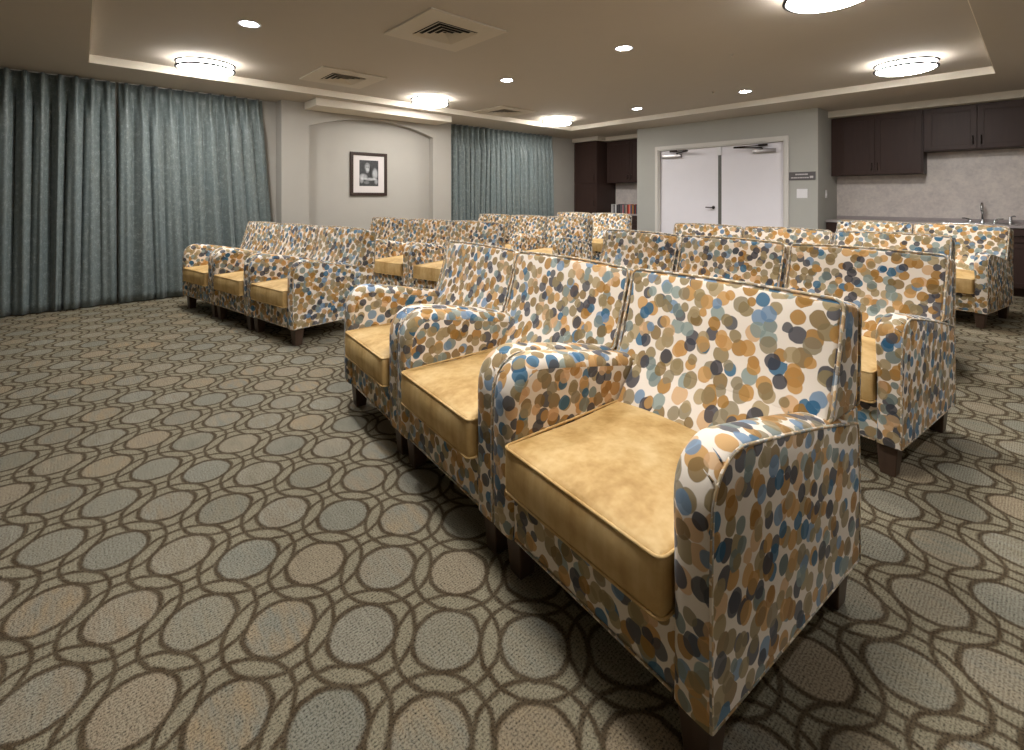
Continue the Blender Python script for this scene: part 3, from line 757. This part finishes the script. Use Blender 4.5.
def backface(z):
    pts = [(.36, .44), (.45, .475), (.50, .505), (.56, .555), (.62, .598), (.70, .632), (.78, .655), (.86, .672), (.93, .688)]
    if z <= pts[0][0]: return pts[0][1]
    for (a, b), (c, d) in zip(pts, pts[1:]):
        if z <= c: return b + (d-b)*(z-a)/(c-a)
    return pts[-1][1]
def make_chair():
    root = empty('armchair', (0, 0, 0))
    # base frame
    mb = MB()
    mb.rbox(-CW+.006, -.006, .012, .790, ZB, .335, .010, 2, (4, 4, 2))
    mb.rbox(-CW+.004, -.004, .690, .796, ZB, .600, .010, 2, (4, 1, 4))
    fr = mb.build('seat_frame', M['dots'], root, smooth=True)
    mb = MB(); z = ZB+.003
    mb.tube([(-CW+.10, .010, z), (-.10, .010, z)], .004, 6); mb.build('piping', M['welt'], fr, smooth=True)
    mb = MB(); mb.tube([(-CW+.01, .797, z), (-.01, .797, z)], .004, 6)
    mb.build('piping', M['welt'], fr, smooth=True)
    build_arm(root, 1); build_arm(root, -1)
    # backrest: wide top block + lower block between the arms, one leaning crowned face
    TH = .118
    def dfront(x, y, z, z0, z1, inset=0.0):
        t = y/TH                                    # 0 front .. 1 rear
        cx_ = (x + CW/2)/(CW/2); zz = (z-.66)/.30
        crown = .020*max(0, 1-cx_**4)*max(0, 1-zz**4)
        yf = backface(z) - crown + inset
        yr = .798 + max(0, (z-.60))*.045
        # roll the top edge back slightly
        ztop = z
        if z > .60:
            k = (z-.60)/.33
            ztop = z - .030*k*t + .010*k*max(0, 1-cx_**2)
        return (x, yf*(1-t) + yr*t, ztop)
    mb = MB()
    mb.rbox(-CW+.004, -.004, 0, TH, .592, .928, .020, 4, (14, 3, 8), lambda x, y, z: dfront(x, y, z, .592, .928))
    mb.rbox(-CW+.104, -.104, 0, TH, .400, .680, .006, 2, (12, 1, 8), lambda x, y, z: dfront(x, y, z, .4, .68, .0012))
    bk = mb.build('backrest', M['dots'], root, smooth=True)
    def edge(t, r0=.003):
        X0, X1, Z0, Z1 = -CW+.004, -.004, .592, .928; r = .028; pts = []
        for cx_, cz, a0 in ((X1-r, Z0+r, -pi/2), (X1-r, Z1-r, 0), (X0+r, Z1-r, pi/2), (X0+r, Z0+r, pi)):
            for i in range(6):
                a = a0 + pi/2*i/5; pts.append((cx_+r*math.cos(a), cz+r*math.sin(a)))
            if a0 == 0:
                for i in range(1, 12): pts.append((X1-r + (X0-X1+2*r)*i/12, Z1))
        out = []
        for x, z in pts:
            q = dfront(x, t*TH, z, 0, 0); out.append(q)
        return out
    mb = MB()
    mb.tube([(x, y+.006, z+.0005) for x, y, z in edge(0.0)][:], .0052, 8, closed=True)
    back = [(x, y-.004, z) for x, y, z in edge(1.0)]
    mb.tube(back, .0048, 8, closed=True)
    mb.build('piping', M['welt'], bk, smooth=True)
    # seat cushion
    sx0, sx1, sy0, sy1, sz0, sz1 = -CW+.097, -.097, -.034, .535, .318, .458
    def dseat(x, y, z):
        u = (x-(sx0+sx1)/2)/((sx1-sx0)/2); v = (y-(sy0+sy1)/2)/((sy1-sy0)/2); t = (z-sz0)/(sz1-sz0)
        u = max(-1, min(1, u)); v = max(-1, min(1, v))
        zc = z + t*(.034*(1-abs(u)**2.6)*(1-abs(v)**3.0) + .004*math.sin(5*x+2)*math.sin(7*y)) + .012*t*max(0, v)
        fr = (1-abs(2*t-1)**2)*.010*(1-u**4)
        yy = y - (fr if v < -.9 else 0)
        return (x + .0, yy, zc)
    mb = MB(); mb.rbox(sx0, sx1, sy0, sy1, sz0, sz1, .016, 4, (16, 14, 5), dseat)
    st = mb.build('seat_cushion', M['velvet'], root, smooth=True)
    mb = MB()
    for zz in (sz0+.004, sz1-.004):
        r = .022; pts = []
        for cx_, cy_, a0 in ((sx0+r, sy0+r, pi), (sx1-r, sy0+r, 3*pi/2), (sx1-r, sy1-r, 0), (sx0+r, sy1-r, pi/2)):
            for i in range(6):
                a = a0 + pi/2*i/5; pts.append((cx_+r*math.cos(a), cy_+r*math.sin(a)))
            if abs(a0-pi) < .01:
                for i in range(1, 10): pts.append((sx0+r+(sx1-sx0-2*r)*i/10, sy0))
        out = []
        for x, y in pts:
            q = dseat(x, y, zz); out.append((q[0], max(q[1], y) + .000, q[2]))
        mb.tube(out, .0042, 8, closed=True)
    tag(mb.build('piping', M['velvet'], st, smooth=True), 'gold welt around the cushion edges')
    # legs
    for sx, sy in ((0, 0), (1, 0), (0, 1), (1, 1)):
        tw, bw = .082, .056
        cx_ = -CW+.062 if sx == 0 else -.062; cy_ = .066 if sy == 0 else .742
        by = cy_ + (.010 if sy else -.0); 
        mb = MB(); V = []
        for (z_, w_, yy) in ((.0, bw/2, by), (.006, bw/2+.001, by), (ZB+.002, tw/2, cy_)):
            V += [(cx_-w_, yy-w_, z_), (cx_+w_, yy-w_, z_), (cx_+w_, yy+w_, z_), (cx_-w_, yy+w_, z_)]
        F = [(3, 2, 1, 0), (8, 9, 10, 11)]
        for r_ in range(2):
            for k in range(4): F.append((r_*4+k, r_*4+(k+1) % 4, r_*4+4+(k+1) % 4, r_*4+4+k))
        mb.quadmesh(V, F); lg = mb.build('leg', M['leg'], root)
        bv = lg.modifiers.new('bevel', 'BEVEL'); bv.width = .004; bv.segments = 2
    return root

# x, y of the front right corner, rotation (deg), pitch, number, row words
rows = [
    (-.443, .941, -5.7, .785, 3, 'nearest row', 'right block', ['right end, largest in the photo', 'in the middle', 'at the left end']),
    (-.400, 2.600, -7.0, .802, 3, 'second row', 'right block', ['right end, beside open carpet', 'in the middle', 'at the left end']),
    (-.490, 4.200, -3.0, .787, 3, 'third row', 'right block', ['at the right end', 'in the middle', 'left end, before the doors']),
    (-.335, 6.210, -10.2, .787, 2, 'last row', 'right block', ['right end, nearest the sink counter', 'left end']),
    (-4.070, 1.290, 10.7, .786, 3, 'nearest row', 'left block', ['right end, whole outer side showing', 'in the middle', 'left end, by long curtain']),
    (-4.090, 2.950, 11.5, .785, 3, 'second row', 'left block', ['at the right end', 'in the middle', 'left end, before the niche']),
    (-4.290, 4.690, 3.2, .785, 3, 'third row', 'left block', ['at the right end', 'in the middle', 'left end, before short curtain']),
    (-4.825, 6.500, 5.0, .80, 2, 'last row', 'left block', ['right end, before the discs', 'left end, before the pantry cabinet']),
]
proto = make_chair(); first = True
for x, y, deg, pitch, n_, rw, blk, pos in rows:
    a = math.radians(deg)
    for k in range(n_):
        o = proto if first else copy_tree(proto); first = False
        o.location = (x - k*pitch*math.cos(a), y - k*pitch*math.sin(a), 0); o.rotation_euler = (0, 0, a)
        tag(o, 'dotted armchair, %s of %s, %s' % (rw, blk, pos[k]), 'armchair', 'dotted armchairs in rows')
